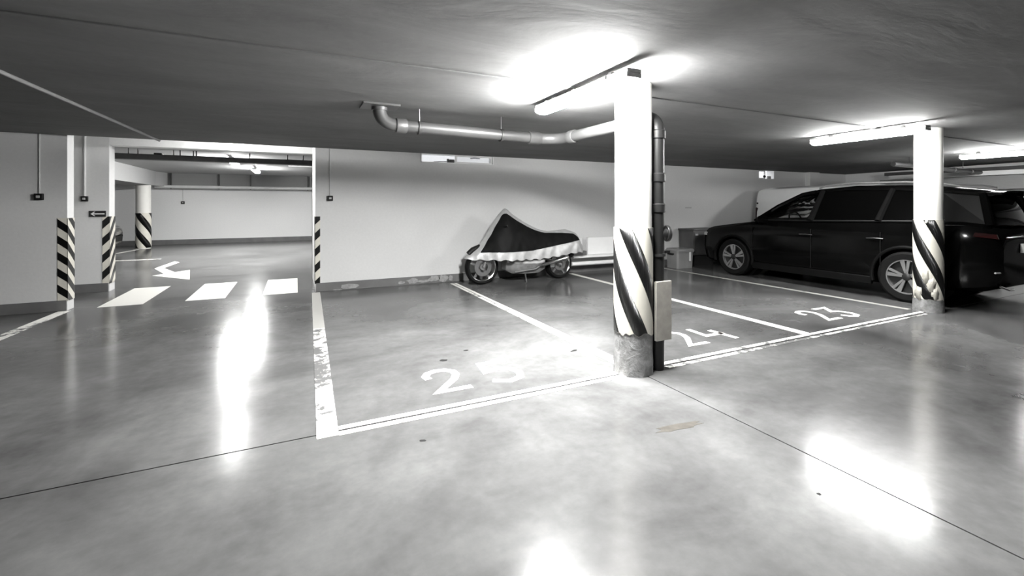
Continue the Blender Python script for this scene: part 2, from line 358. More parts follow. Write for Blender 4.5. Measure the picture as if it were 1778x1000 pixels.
# ------------------------------------------------------------------ round columns with striped sleeves
def column(loc, r, label, P, black_h, k, ztop, zbot, phase, rag, seed, base_parts=True, top=None):
    cx, cy = loc; rnd = random.Random(seed)
    c = thing('column', (cx, cy, 0), label, 'column', 'round white columns')
    zt = ceil_z(cy) + 0.02 if top is None else top
    MB().lathe([(r, 0.0), (r, zt)], (cx, cy, 0), (0, 0, 1), 40).build('shaft', 'column_white', c)
    if base_parts:
        n = 48; rings = []
        for z in (0.0, 0.04, 0.1, 0.18, zbot + 0.02):
            rings.append([(cx + math.cos(2 * math.pi * j / n) * (r + 0.004 + (0.012 * rnd.random() if z < 0.12 else 0.002)), cy + math.sin(2 * math.pi * j / n) * (r + 0.004 + (0.012 * rnd.random() if z < 0.12 else 0.002)), z) for j in range(n)])
        MB().ring_loft(rings).build('bare_base', 'worn_concrete', c, angle=60)
    n = 72
    # angle 0 faces the camera, growing to the viewer's right
    view = math.atan2(-cy, -cx)
    def ang(j): return view + 2 * math.pi * j / n
    low = [zbot + rag * (rnd.random() - 0.5) * 2 for j in range(n)]
    low = [(low[j - 1] + 2 * low[j] + low[(j + 1) % n]) / 4 for j in range(n)]
    def lowat(th): 
        t = (th % (2 * math.pi)) / (2 * math.pi) * n; j = int(t) % n; fr = t - int(t)
        return low[j] * (1 - fr) + low[(j + 1) % n] * fr
    r1 = r + 0.010
    sl = MB(); rings = [[(cx + math.cos(ang(j)) * r1, cy + math.sin(ang(j)) * r1, z if z is not None else low[j]) for j in range(n)] for z in (None, ztop)]
    rin = [[(cx + math.cos(ang(j)) * (r - 0.002), cy + math.sin(ang(j)) * (r - 0.002), z if z is not None else low[j]) for j in range(n)] for z in (ztop, None)]
    sl.ring_loft(rings + rin, cap=False, closed=True)
    sleeve = sl.build('sleeve', 'stripe_cream', c)
    # helical black bands; rotation of the helix: z falls by k per radian to the viewer's right
    r2 = r1 + 0.0015
    turns = 2 * math.pi * k
    nb = max(1, round(turns / P)); kk = nb * P / (2 * math.pi)        # bands close on themselves
    m = 96
    for band in range(-nb, int((ztop - zbot) / P) + nb + 2):
        zc = phase - band * P
        quads = []
        for i in range(m):
            t0, t1 = -math.pi + 2 * math.pi * i / m, -math.pi + 2 * math.pi * (i + 1) / m
            def span(t):
                hi = min(zc + black_h / 2 - kk * t, ztop - 0.001); lo = max(zc - black_h / 2 - kk * t, lowat(t) + 0.002)
                return lo, hi
            (l0, h0), (l1, h1) = span(t0), span(t1)
            if h0 - l0 < 0.002 and h1 - l1 < 0.002: continue
            if h0 < l0: l0 = h0 = (l0 + h0) / 2
            if h1 < l1: l1 = h1 = (l1 + h1) / 2
            quads.append((t0, t1, l0, h0, l1, h1))
        if not quads: continue
        st = MB()
        for t0, t1, l0, h0, l1, h1 in quads:
            a0, a1 = view + t0, view + t1
            st.add([(cx + math.cos(a0) * r2, cy + math.sin(a0) * r2, l0), (cx + math.cos(a1) * r2, cy + math.sin(a1) * r2, l1),
                    (cx + math.cos(a1) * r2, cy + math.sin(a1) * r2, h1), (cx + math.cos(a0) * r2, cy + math.sin(a0) * r2, h0)], [(0, 1, 2, 3)])
        ob = st.build('stripe', 'stripe_black', sleeve, fix=False)
        md = ob.modifiers.new('thick', 'SOLIDIFY'); md.thickness = 0.002; md.offset = -1
    return c, sleeve
col1, sl1 = column((2.58, 3.02), 0.152, 'nearest round white column with black and cream spiral sleeve beside the grey drain pipe', 0.565, 0.265, 0.35, 1.215, 0.34, 1.067, 0.025, 3)
col2, sl2 = column((7.60, 3.05), 0.147, 'round white column with torn striped sleeve in front of the black car', 0.515, 0.245, 0.335, 1.214, 0.17, 0.713, 0.02, 5)
col3, sl3 = column((-4.53, 18.6), 0.2, 'distant round column with striped sleeve standing in the hall through the opening', 0.62, 0.31, 0.30, 1.16, 0.02, 0.9, 0.0, 6, False, 2.1)
def torn(cx, cy, r, th0, zc, w, h, seed, parent, mat='torn_wrap'):
    rnd = random.Random(seed); view = math.atan2(-cy, -cx); n = 16; pr = []
    for i in range(n):
        a = 2 * math.pi * i / n; k = 0.65 + 0.5 * rnd.random(); pr.append((th0 + math.cos(a) * w * k, zc + math.sin(a) * h * k))
    mb = MB(); cen = (th0, zc)
    P3 = lambda t, z, rr: (cx + math.cos(view + t) * rr, cy + math.sin(view + t) * rr, z)
    vs_ = [P3(*cen, r + 0.006)] + [P3(t, z, r) for t, z in pr]
    mb.add(vs_, [(0, 1 + i, 1 + (i + 1) % n) for i in range(n)])
    o = mb.build('torn_patch', mat, parent, fix=False); md = o.modifiers.new('thick', 'SOLIDIFY'); md.thickness = 0.003; md.offset = -1
torn(7.60, 3.05, 0.1605, -0.15, 0.47, 0.24, 0.13, 4, sl2); torn(7.60, 3.05, 0.1605, 0.2, 0.36, 0.32, 0.11, 8, sl2); torn(7.60, 3.05, 0.1605, 0.45, 0.25, 0.3, 0.09, 9, sl2)
torn(7.60, 3.05, 0.1605, -0.7, 0.24, 0.35, 0.10, 11, sl2); torn(7.60, 3.05, 0.1605, -0.1, 1.19, 0.1, 0.03, 12, sl2, 'column_white')

# ------------------------------------------------------------------ striped corner guards
def clip_z(poly, z0, z1):
    for lim, sgn in ((z0, 1), (z1, -1)):
        out = []
        for i in range(len(poly)):
            a, b = poly[i], poly[(i + 1) % len(poly)]
            ia, ib = (a[1] - lim) * sgn >= 0, (b[1] - lim) * sgn >= 0
            if ia: out.append(a)
            if ia != ib:
                t = (lim - a[1]) / (b[1] - a[1]); out.append((a[0] + (b[0] - a[0]) * t, lim))
        poly = out
        if len(poly) < 3: return []
    return poly
def guard(label, corner, faces, z0, z1, P, bh, phase):
    """faces: (dir u, outward normal, width, slope dz/du); u runs away from the corner"""
    c = thing('corner_guard', (corner[0], corner[1], z0), label, 'corner guard', 'striped corner guards at the passage')
    for u, nrm, w, m in faces:
        u, nrm = Vector(u), Vector(nrm); O = Vector((corner[0], corner[1], 0))
        pt = lambda s, z, d: O + u * s + nrm * d + Vector((0, 0, z))
        e = 0.008 if True else 0
        MB().prism([pt(-e, z0, 0.0005), pt(w, z0, 0.0005), pt(w, z1, 0.0005), pt(-e, z1, 0.0005)], nrm * 0.0075).build('plate', 'stripe_cream', c, smooth=False)
        k = -12
        while k < 14:
            za = phase + k * P
            poly = clip_z([(-e, za - m * e * 0), (w, za + m * w), (w, za + m * w + bh), (-e, za + bh)], z0 + 0.001, z1 - 0.001)
            if poly: MB().prism([pt(s, z, 0.0081) for s, z in poly], nrm * 0.002).build('stripe', 'stripe_black', c, smooth=False)
            k += 1
guard('striped corner guard on the wall corner left of the passage', (OX0, 8.0), [((-1, 0, 0), (0, -1, 0), 0.095, 0.95), ((0, 1, 0), (1, 0, 0), 0.2, -0.9)], 0.13, 1.235, 0.217, 0.105, 0.16)
guard('striped corner guard on the pier under the arrow sign', (OX0, 9.5), [((-1, 0, 0), (0, -1, 0), 0.085, -1.2), ((0, 1, 0), (1, 0, 0), 0.25, 1.2)], 0.13, 1.225, 0.275, 0.13, 0.02)
guard('narrow striped corner guard on the passage edge left of the motorcycle wall', (OX1, 8.0), [((1, 0, 0), (0, -1, 0), 0.07, 1.1), ((0, 1, 0), (-1, 0, 0), 0.26, -1.1)], 0.13, 1.225, 0.26, 0.125, 0.05)

# ------------------------------------------------------------------ lamps
def make_lamp(L=1.35):
    t = thing('tube_lamp', (0, 0, 0), 'lamp', 'lamp', 'ceiling tube lamps', local=True)
    h = L / 2
    B('housing', 'housing_grey', (-0.062, 0.062, -h, h, -0.068, -0.036), t, bevel=0.006)
    rings = []
    for y in (-h + 0.03, h - 0.03):
        rings.append([(x, y, z) for x, z in ((-0.068, -0.068), (-0.075, -0.074), (-0.075, -0.092), (-0.062, -0.112), (-0.03, -0.122), (0.03, -0.122), (0.062, -0.112), (0.075, -0.092), (0.075, -0.074), (0.068, -0.068))])
    MB().ring_loft(rings).build('diffuser', 'tube_light', t)
    for s in (-1, 1):
        y0, y1 = sorted((s * h, s * (h - 0.03)))
        MB().box(-0.065, 0.065, y0, y1, -0.10, -0.066).build('end_cap', 'housing_grey', t, bevel=0.006)
        B('bracket', 'steel', (-0.02, 0.02, s * 0.42 - 0.02, s * 0.42 + 0.02, -0.037, 0.0), t)
    for y in (-0.45, 0.0, 0.45):
        B('clip', 'panel_white', (-0.078, -0.061, y - 0.015, y + 0.015, -0.074, -0.04), t, smooth=False)
        B('clip', 'panel_white', (0.061, 0.078, y - 0.015, y + 0.015, -0.074, -0.04), t, smooth=False)
    return t
lamp0 = make_lamp()
lamp_spots = [(2.14, 3.165, None, 'bright tube lamp on the ceiling at the nearest column'), (6.80, 3.40, None, 'bright tube lamp on the ceiling at the column before the black car'),
              (11.4, 3.42, None, 'tube lamp cut by the right edge of the photo above the black car'),
              (-0.95, 8.95, 2.66, 'tube lamp hidden above the passage between the two walls'), (-1.40, 12.9, 2.56, 'tube lamp in the hall just behind the hanging cable tray'), (-1.12, 15.9, 2.56, 'hanging tube lamp deep in the hall nearest the far wall')]
for i, (x, y, z, lab) in enumerate(lamp_spots):
    l = lamp0 if i == 0 else copy_tree(lamp0)
    l.location = (x, y, ceil_z(y) if z is None else z); l['label'] = lab
    l.location.z -= 0.012
    if i > 0:
        for ch in l.children:
            if ch.name.startswith('diffuser'):
                ch.data = ch.data.copy(); ch.data.materials[0] = MATS['tube_light_old' if i < 3 else 'tube_light_dim' if i == 3 else 'tube_light_hall']

# ------------------------------------------------------------------ drain pipes
def bend(p0, pc, p1, n=8):
    p0, pc, p1 = Vector(p0), Vector(pc), Vector(p1)
    return [p0 * (1 - t) ** 2 + pc * 2 * t * (1 - t) + p1 * t * t for t in [i / n for i in range(n + 1)]]
rp = 0.064; zr = 2.205
dp = thing('drain_pipe', (2.78, 2.97, 0), 'grey drain pipe from a ceiling plate along the ceiling and down beside the nearest column', 'pipe')
zc_ = ceil_z(4.6)
MB().box(0.57, 0.92, 4.46, 4.74, zc_ - 0.02, zc_ + 0.002).build('ceiling_plate', 'pipe_grey', dp, bevel=0.004)
MB().lathe([(rp + 0.012, 0), (rp + 0.012, 0.035)], (0.74, 4.6, zc_ - 0.052), (0, 0, 1)).build('collar', 'pipe_grey', dp)
MB().tube(bend((0.74, 4.6, zc_ - 0.03), (0.74, 4.6, zr), (0.93, 4.6, zr), 10), rp).build('elbow', 'pipe_grey', dp)
MB().lathe([(rp + 0.004, 0), (rp + 0.010, 0.005), (rp + 0.010, 0.1), (rp + 0.003, 0.11)], (0.90, 4.6, zr), (1, 0, 0)).build('socket', 'pipe_grey', dp)
MB().tube([(0.92, 4.6, zr), (2.45, 4.6, zr - 0.025)], rp - 0.004).build('pipe_run', 'pipe_grey', dp)
MB().lathe([(rp + 0.004, 0), (rp + 0.010, 0.005), (rp + 0.010, 0.14), (rp + 0.003, 0.15)], (2.40, 4.6, zr - 0.025), (1, 0, 0)).build('socket', 'pipe_grey', dp)
MB().tube(bend((2.50, 4.6, zr - 0.026), (2.80, 4.6, zr - 0.03), (2.80, 4.30, zr - 0.03), 10), rp).build('bend', 'pipe_grey', dp)
MB().lathe([(rp + 0.004, 0), (rp + 0.010, 0.005), (rp + 0.010, 0.09), (rp + 0.003, 0.1)], (2.80, 4.34, zr - 0.03), (0, -1, 0)).build('socket', 'pipe_grey', dp)
MB().tube([(2.80, 4.3, zr - 0.03), (2.80, 3.10, zr - 0.04)], rp - 0.004).build('pipe_run', 'pipe_grey', dp)
MB().tube(bend((2.80, 3.13, zr - 0.04), (2.80, 2.97, zr - 0.04), (2.80, 2.97, zr - 0.2), 8), rp).build('elbow', 'pipe_dark', dp)
MB().tube([(2.80, 2.97, zr - 0.18), (2.80, 2.97, 0.0)], rp - 0.006).build('downpipe', 'pipe_dark', dp)
for z in (1.97, 1.60, 1.34): MB().lathe([(rp - 0.004, 0), (rp + 0.004, 0.006), (rp + 0.004, 0.07), (rp - 0.004, 0.08)], (2.80, 2.97, z), (0, 0, 1)).build('socket', 'pipe_dark', dp)
ax = Vector((0.93, -0.30, 0)).normalized()
MB().tube([(2.80, 2.97, 1.16), Vector((2.80, 2.97, 1.16)) + ax * 0.085], 0.05).build('branch', 'pipe_dark', dp)
MB().lathe([(0.066, 0.075), (0.07, 0.08), (0.07, 0.10), (0.06, 0.108), (0.03, 0.11)], (2.80, 2.97, 1.16), ax).build('cleanout_cap', 'pipe_dark', dp)
for x in (1.14, 2.06):
    z = zr - 0.003 - 0.0163 * (x - 0.92)
    cl = MB().lathe([(rp - 0.002, -0.014), (rp + 0.006, -0.014), (rp + 0.006, 0.014), (rp - 0.002, 0.014)], (x, 4.6, z), (1, 0, 0), closed=True).build('clamp', 'dark_steel', dp)
    MB().tube([(x, 4.6, z + rp), (x, 4.6, ceil_z(4.6))], 0.005, 8).build('rod', 'steel', cl)
cl = MB().lathe([(rp - 0.004, -0.012), (rp + 0.005, -0.012), (rp + 0.005, 0.012), (rp - 0.004, 0.012)], (2.80, 2.97, 0.98), (0, 0, 1), closed=True).build('clamp', 'dark_steel', dp)
MB().box(2.86, 2.93, 2.955, 2.985, 0.99, 1.01).build('lug', 'dark_steel', cl)
# board tied to the downpipe
bd = MB(); u = Vector((0.78, -0.0, 0)).normalized()
bdo = MB().box(2.70, 2.868, 2.872, 2.90, 0.27, 0.765).build('protective_board', 'board_beige', bevel=0.003)
mark(bdo, 'beige board standing on edge against the drain pipe behind the nearest column', 'board')
# second pipe on the right
dp2 = thing('drain_pipe', (12.5, 4.8, 2.2), 'slim ceiling pipe with coupling at the right edge above the black car', 'pipe')
MB().tube([(10.6, 4.8, 2.22), (14.4, 4.8, 2.17)], 0.045).build('pipe_run', 'pipe_grey', dp2)
for x in (12.0, 13.1, 13.9): MB().lathe([(0.046, -0.05), (0.056, -0.045), (0.056, 0.045), (0.046, 0.05)], (x, 4.8, 2.22 - 0.0132 * (x - 10.6)), (1, 0, 0)).build('socket', 'pipe_grey', dp2)
for x in (11.2, 13.5): MB().tube([(x, 4.8, 2.24), (x, 4.8, ceil_z(4.8))], 0.006, 8).build('rod', 'dark_steel', dp2)
dk = MB().box(14.45, 14.95, 4.0, 6.75, 2.21, 2.29).build('cable_duct', 'tray_dark', bevel=0.004); mark(dk, 'dark flat duct under the ceiling behind the white van roof', 'duct')
# ------------------------------------------------------------------ hall services
tray = thing('cable_tray', (-1.3, 11.5, 2.33), 'dark cable tray hung across the hall ceiling just beyond the passage', 'cable tray')
tm = MB(); tm.box(-8.9, 3.9, 11.4, 11.62, 2.335, 2.345); tm.box(-8.9, 3.9, 11.4, 11.408, 2.345, 2.44); tm.box(-8.9, 3.9, 11.612, 11.62, 2.345, 2.44)
tm.build('trough', 'tray_dark', tray, smooth=False)
for x in (-3.04, -2.89, -2.3, -2.19, -1.96, -1.91, -0.93, -0.18, 0.14): MB().tube([(x, 11.51, 2.35), (x, 11.51, 2.555)], 0.012, 8).build('rod', 'dark_steel', tray)
MB().box(-2.62, -2.48, 11.42, 11.6, 2.44, 2.475).build('cable_bundle', 'plastic_black', tray, bevel=0.015)
fp = thing('wall_pipe', (-1, 19.5, 2.05), 'pale pipe running along the far wall of the hall under the grey bulkhead', 'pipe')
MB().tube([(-4.45, 19.55, 2.07), (3.9, 19.55, 2.07)], 0.055).build('pipe_run', 'conduit_white', fp)
for x in (-4.01, -2.57, -1.56, 0.41): MB().box(x - 0.02, x + 0.02, 19.6, 19.7, 2.0, 2.55).build('hanger', 'dark_steel', fp)
mark(MB().tube([(-0.2, 14, 2.5), (1.5, 14, 2.5)], 0.018, 10).build('conduit', 'conduit_white'), 'short pale conduit below the hall ceiling behind the cable tray', 'conduit')
# ceiling conduit on the left
mark(MB().tube([(-2.25, -1.0, ceil_z(-1) - 0.014), (-1.95, 4.61, ceil_z(4.61) - 0.014), (-1.76, 7.97, ceil_z(8) - 0.014)], 0.016, 10).build('conduit', 'conduit_grey'), 'long conduit across the ceiling on the left ending above the passage', 'conduit')

# ------------------------------------------------------------------ wall switches and sign
def switch(x, y, z, ztop, label, s=0.085, r=0.009):
    t = thing('wall_switch', (x, y, z), label, 'switch', 'wall switches')
    B('box', 'plastic_black', (x - s / 2, x + s / 2, y - 0.05, y - 0.0005, z - s / 2, z + s / 2), t, bevel=0.006)
    B('button', 'housing_grey', (x - s * 0.22, x + s * 0.22, y - 0.058, y - 0.049, z - s * 0.18, z + s * 0.18), t, bevel=0.003)
    MB().tube([(x, y - r, z + s / 2), (x, y - r, ztop)], r, 8).build('conduit', 'conduit_white', t)
switch(-3.03, 8.0, 1.515, ceil_z(8) - 0.001, 'black wall switch with conduit on the dark wall at far left')
switch(0.50, 8.0, 1.52, ceil_z(8) - 0.001, 'black wall switch with conduit right of the passage')
switch(-3.06, 9.5, 1.51, 2.65, 'black wall switch on the pier above the arrow sign', 0.085, 0.017)
switch(-3.72, 20.0, 1.51, 2.0, 'tiny wall switch on the far wall of the hall', 0.10, 0.012)
sg = thing('arrow_sign', (-2.9, 9.49, 1.22), 'small black sign with white arrow pointing left on the pier', 'sign')
B('plate', 'sign_black', (-3.01, -2.80, 9.487, 9.499, 1.218, 1.316), sg, smooth=False)
am = MB(); am.prism([(-2.99, 9.486, 1.267), (-2.945, 9.486, 1.302), (-2.93, 9.486, 1.302), (-2.955, 9.486, 1.276), (-2.815, 9.486, 1.276), (-2.815, 9.486, 1.258), (-2.955, 9.486, 1.258), (-2.93, 9.486, 1.232), (-2.945, 9.486, 1.232)], (0, -0.002, 0))
am.build('arrow', 'sign_white', sg, smooth=False)
mark(B('wall_mark', 'housing_grey', (8.42, 8.62, 7.994, 8.0, 1.335, 1.365), smooth=False), 'small grey strip on the back wall above the storage cabinet', 'plate')

# ------------------------------------------------------------------ floor markings
def line(label, quad, mat, name='painted_line', z=0.0022):
    o = MB().prism([(x, y, 0.0002) for x, y in quad], (0, 0, z)).build(name, mat, smooth=False)
    return mark(o, label, 'floor marking', 'painted bay lines')
fl_ = thing('painted_line', (0.2, 5.5, 0), 'wide worn white line from the passage edge to the front of bay 25', 'floor marking', 'painted bay lines')
def xl_(y): return 0.11 + (y - 2.945) / 4.985 * 0.115
for y0, y1, mt in ((2.945, 3.72, 'line_worn'), (3.72, 5.6, 'line_rubbed'), (5.6, 7.93, 'line_old')):
    MB().prism([(xl_(y0), y0, 0.0002), (xl_(y0) + 0.124, y0, 0.0002), (xl_(y1) + 0.122, y1, 0.0002), (xl_(y1), y1, 0.0002)], (0, 0, 0.0022)).build('stroke', mt, fl_, smooth=False)
fl_ = thing('painted_line', (0.24, 3.0, 0), 'white double line along the front of bay 25 ending at the nearest column', 'floor marking', 'painted bay lines')
MB().prism([(0.24, 3.012, 0.0002), (2.45, 3.012, 0.0002), (2.45, 3.065, 0.0002), (0.24, 3.06, 0.0002)], (0, 0, 0.0022)).build('stroke', 'line_paint', fl_, smooth=False)
MB().prism([(0.236, 2.935, 0.0002), (2.45, 2.935, 0.0002), (2.45, 2.988, 0.0002), (0.236, 2.988, 0.0002)], (0, 0, 0.0022)).build('stroke', 'line_paint', fl_, smooth=False)
fl_ = thing('painted_line', (2.9, 3.0, 0), 'white double line along the front of bays 24 and 23', 'floor marking', 'painted bay lines')
MB().prism([(2.9, 3.012, 0.0002), (7.5, 3.03, 0.0002), (7.5, 3.075, 0.0002), (2.9, 3.065, 0.0002)], (0, 0, 0.0022)).build('stroke', 'line_worn', fl_, smooth=False)
MB().prism([(2.9, 2.93, 0.0002), (7.35, 2.955, 0.0002), (7.35, 2.985, 0.0002), (2.9, 2.985, 0.0002)], (0, 0, 0.0022)).build('stroke', 'line_rubbed', fl_, smooth=False)
fl_ = thing('painted_line', (2.55, 5.5, 0), 'white double line with dark joint between the motorcycle bay and bay 25', 'floor marking', 'painted bay lines')
MB().prism([(2.535, 3.22, 0.0002), (2.592, 3.22, 0.0002), (2.545, 7.8, 0.0002), (2.49, 7.8, 0.0002)], (0, 0, 0.0022)).build('stroke', 'line_worn', fl_, smooth=False)
MB().prism([(2.608, 3.22, 0.0002), (2.66, 3.22, 0.0002), (2.61, 7.8, 0.0002), (2.56, 7.8, 0.0002)], (0, 0, 0.0022)).build('stroke', 'line_paint', fl_, smooth=False)
line('crisp white line between bay 24 and bay 23', [(4.97, 3.08), (5.09, 3.08), (5.16, 7.9), (5.06, 7.9)], 'line_paint')
line('faded white line along the near side of the black car', [(7.42, 3.2), (7.51, 3.2), (7.45, 7.8), (7.36, 7.8)], 'line_faded')
line('white line on the floor along the left edge before the passage', [(-3.07, 3.0), (-2.93, 3.0), (-2.71, 7.97), (-2.84, 7.97)], 'line_worn')
line('pale bay line in the hall beside the distant column', [(-4.9, 16.2), (-4.8, 16.2), (-4.5, 18.2), (-4.6, 18.2)], 'line_worn')
line('pale cross line on the hall floor left of the arrow', [(-4.75, 14.6), (-3.2, 14.6), (-3.2, 14.72), (-4.75, 14.72)], 'line_worn')
for x0, lab in ((-2.47, 'leftmost white zebra bar on the floor of the passage'), (-1.475, 'middle white zebra bar on the floor of the passage'), (-0.48, 'rightmost white zebra bar on the floor of the passage')):
    o = MB().prism([(x0, 8.05, 0.0002), (x0 + 0.5, 8.05, 0.0002), (x0 + 0.5, 9.65, 0.0002), (x0, 9.65, 0.0002)], (0, 0, 0.0022)).build('zebra_bar', 'zebra_paint', smooth=False)
    mark(o, lab, 'floor marking', 'zebra crossing bars')
arw = thing('floor_arrow', (-2.4, 11.5, 0), 'white bent arrow painted on the hall floor beyond the zebra bars', 'floor marking')
am = MB(); am.prism([(-2.76, 13.9, 0.0002), (-2.60, 13.6, 0.0002), (-2.68, 12.5, 0.0002), (-2.25, 11.5, 0.0002), (-2.40, 11.3, 0.0002), (-2.85, 12.5, 0.0002)], (0, 0, 0.0022)); am.build('stem', 'zebra_paint', arw, smooth=False)
MB().prism([(-2.60, 11.24, 0.0002), (-2.09, 11.9, 0.0002), (-1.82, 10.34, 0.0002)], (0, 0, 0.0024)).build('head', 'zebra_paint', arw, smooth=False)
DIG = {'2': [[(0.04, 0.66), (0.0, 0.80), (0.12, 0.93), (0.38, 1.0), (0.66, 0.98), (0.86, 0.86), (0.88, 0.70), (0.72, 0.50), (0.06, 0.06), (1.0, 0.06)]],
       '3': [[(0.0, 0.98), (0.95, 0.98), (0.36, 0.60), (0.66, 0.56), (0.9, 0.42), (0.95, 0.24), (0.78, 0.06), (0.45, 0.0), (0.15, 0.08), (0.0, 0.24)]],
       '4': [[(0.06, 1.0), (0.0, 0.42), (0.98, 0.42)], [(0.78, 0.72), (0.88, 0.0)]],
       '5': [[(1.0, 0.98), (0.14, 0.98), (0.06, 0.56), (0.5, 0.64), (0.85, 0.52), (0.98, 0.3), (0.84, 0.08), (0.45, 0.0), (0.0, 0.14)]]}
def number(txt, xs, w, y0, h, label):
    t = thing('bay_number', (xs[0], y0, 0), label, 'floor marking', 'painted bay numbers')
    for ch, x in zip(txt, xs):
        mb = MB()
        for st in DIG[ch]: mb.ribbon([(x + a * w, y0 + b * h) for a, b in st], 0.062, 0.0002, 0.0024)
        mb.build('digit', 'number_paint', t, smooth=False)
number('25', (0.95, 1.42), 0.28, 3.27, 0.46, 'white bay number 25 painted on the floor under the bright lamp')
number('24', (3.55, 3.98), 0.26, 3.29, 0.47, 'white bay number 24 painted on the floor right of the nearest column')
number('23', (5.88, 6.29), 0.25, 3.30, 0.46, 'white bay number 23 painted on the floor before the black car')
def stain(label, cx, cy, w, h, seed, mat, rot=0.0):
    rnd = random.Random(seed); n = 18; p = []
    for i in range(n):
        a = 2 * math.pi * i / n; k = 0.7 + 0.45 * rnd.random(); x, y = math.cos(a) * w / 2 * k, math.sin(a) * h / 2 * k
        p.append((cx + x * math.cos(rot) - y * math.sin(rot), cy + x * math.sin(rot) + y * math.cos(rot), 0.0001))
    mark(MB().prism(p, (0, 0, 0.0008)).build('floor_stain', mat, smooth=False), label, 'stain', 'stains on the concrete floor')
stain('brownish dried stain on the floor in front of the nearest column', 2.18, 2.13, 0.36, 0.08, 1, 'stain_brown', -0.1)
stain('small round black spot above the bay number 25', 1.20, 3.96, 0.07, 0.06, 2, 'oil_stain')
stain('smaller black spot right of the round one by bay number 25', 1.48, 4.14, 0.05, 0.04, 3, 'oil_stain')
stain('small dark spot just below the front line of bay 25', 0.68, 2.66, 0.04, 0.03, 4, 'oil_stain')
stain('small dark spot in the bright floor left of the column base', 2.42, 3.68, 0.09, 0.04, 5, 'oil_stain', 0.3)
stain('faint dark spot on the right foreground floor near the joint', 2.29, 1.34, 0.02, 0.02, 6, 'oil_stain')

# ------------------------------------------------------------------ things along the back wall
rk = thing('shelf_rack', (5.9, 7.85, 0), 'low white two-rail shelf rack against the wall right of the motorcycle', 'shelf')
B('shelf', 'panel_white', (5.0, 6.9, 7.62, 7.98, 0.345, 0.385), rk, bevel=0.004)
B('lower_rail', 'panel_white', (5.0, 6.9, 7.66, 7.72, 0.205, 0.262), rk, bevel=0.004)
for x in (6.3, 6.86): B('leg', 'panel_white', (x, x + 0.04, 7.72, 7.95, 0.0, 0.345), rk, bevel=0.003)
B('back_board', 'panel_pale', (5.04, 6.86, 7.955, 7.985, 0.14, 0.345), rk, smooth=False)
mark(B('white_panel', 'panel_white', (5.47, 6.7, 7.80, 7.86, 0.386, 0.735), bevel=0.004), 'large white board standing on the low rack right of the motorcycle', 'board')
mark(B('white_panel', 'panel_pale', (5.08, 5.40, 7.90, 7.95, 0.386, 0.735), bevel=0.004), 'narrow pale board on the rack just behind the motorcycle tail', 'board')
mark(B('small_carton', 'cabinet_grey', (5.02, 5.37, 7.70, 7.86, 0.386, 0.475), bevel=0.006), 'small flat grey box on the rack beside the motorcycle tail', 'box')

cb = thing('storage_cabinet', (8.5, 7.7, 0), 'dark grey storage cabinet by the wall in front of the black car', 'cabinet')
B('body', 'cabinet_grey', (8.20, 9.05, 7.55, 7.97, 0.26, 0.83), cb, bevel=0.005)
B('top', 'cabinet_grey', (8.17, 9.08, 7.52, 7.98, 0.83, 0.865), cb, bevel=0.004)
B('plinth', 'cabinet_dark', (8.22, 8.9, 7.6, 7.95, 0.0, 0.26), cb, smooth=False)
B('door', 'cabinet_grey', (8.22, 8.62, 7.535, 7.551, 0.29, 0.80), cb, bevel=0.003)
B('door', 'cabinet_dark', (8.65, 9.02, 7.535, 7.551, 0.29, 0.80), cb, bevel=0.003)
B('label_plate', 'sign_white', (8.25, 8.33, 7.529, 7.536, 0.715, 0.755), cb, smooth=False)
bn = thing('storage_tub', (7.85, 7.62, 0), 'lidded grey plastic tub on the floor beside the storage cabinet', 'tub')
def rrect(cx, cy, hx, hy, r, z, n=5):
    p = []
    for sx, sy, a0 in ((1, 1, 0), (-1, 1, 90), (-1, -1, 180), (1, -1, 270)):
        for i in range(n + 1):
            a = R(a0 + 90 * i / n); p.append((cx + sx * (hx - r) + math.cos(a) * r, cy + sy * (hy - r) + math.sin(a) * r, z))
    return p
MB().ring_loft([rrect(7.85, 7.62, 0.235, 0.17, 0.05, 0.0), rrect(7.85, 7.62, 0.245, 0.18, 0.05, 0.36)]).build('body', 'bin_plastic', bn)
MB().ring_loft([rrect(7.85, 7.62, 0.265, 0.20, 0.06, 0.355), rrect(7.85, 7.62, 0.27, 0.205, 0.06, 0.40), rrect(7.85, 7.62, 0.24, 0.18, 0.05, 0.435)]).build('lid', 'bin_plastic', bn)
for s in (-1, 1): B('handle', 'plastic_black', (7.85 + s * 0.275 - 0.03, 7.85 + s * 0.275 + 0.03, 7.55, 7.69, 0.305, 0.335), bn, bevel=0.006)
B('latch', 'panel_pale', (7.93, 7.98, 7.41, 7.43, 0.16, 0.36), bn, bevel=0.005)

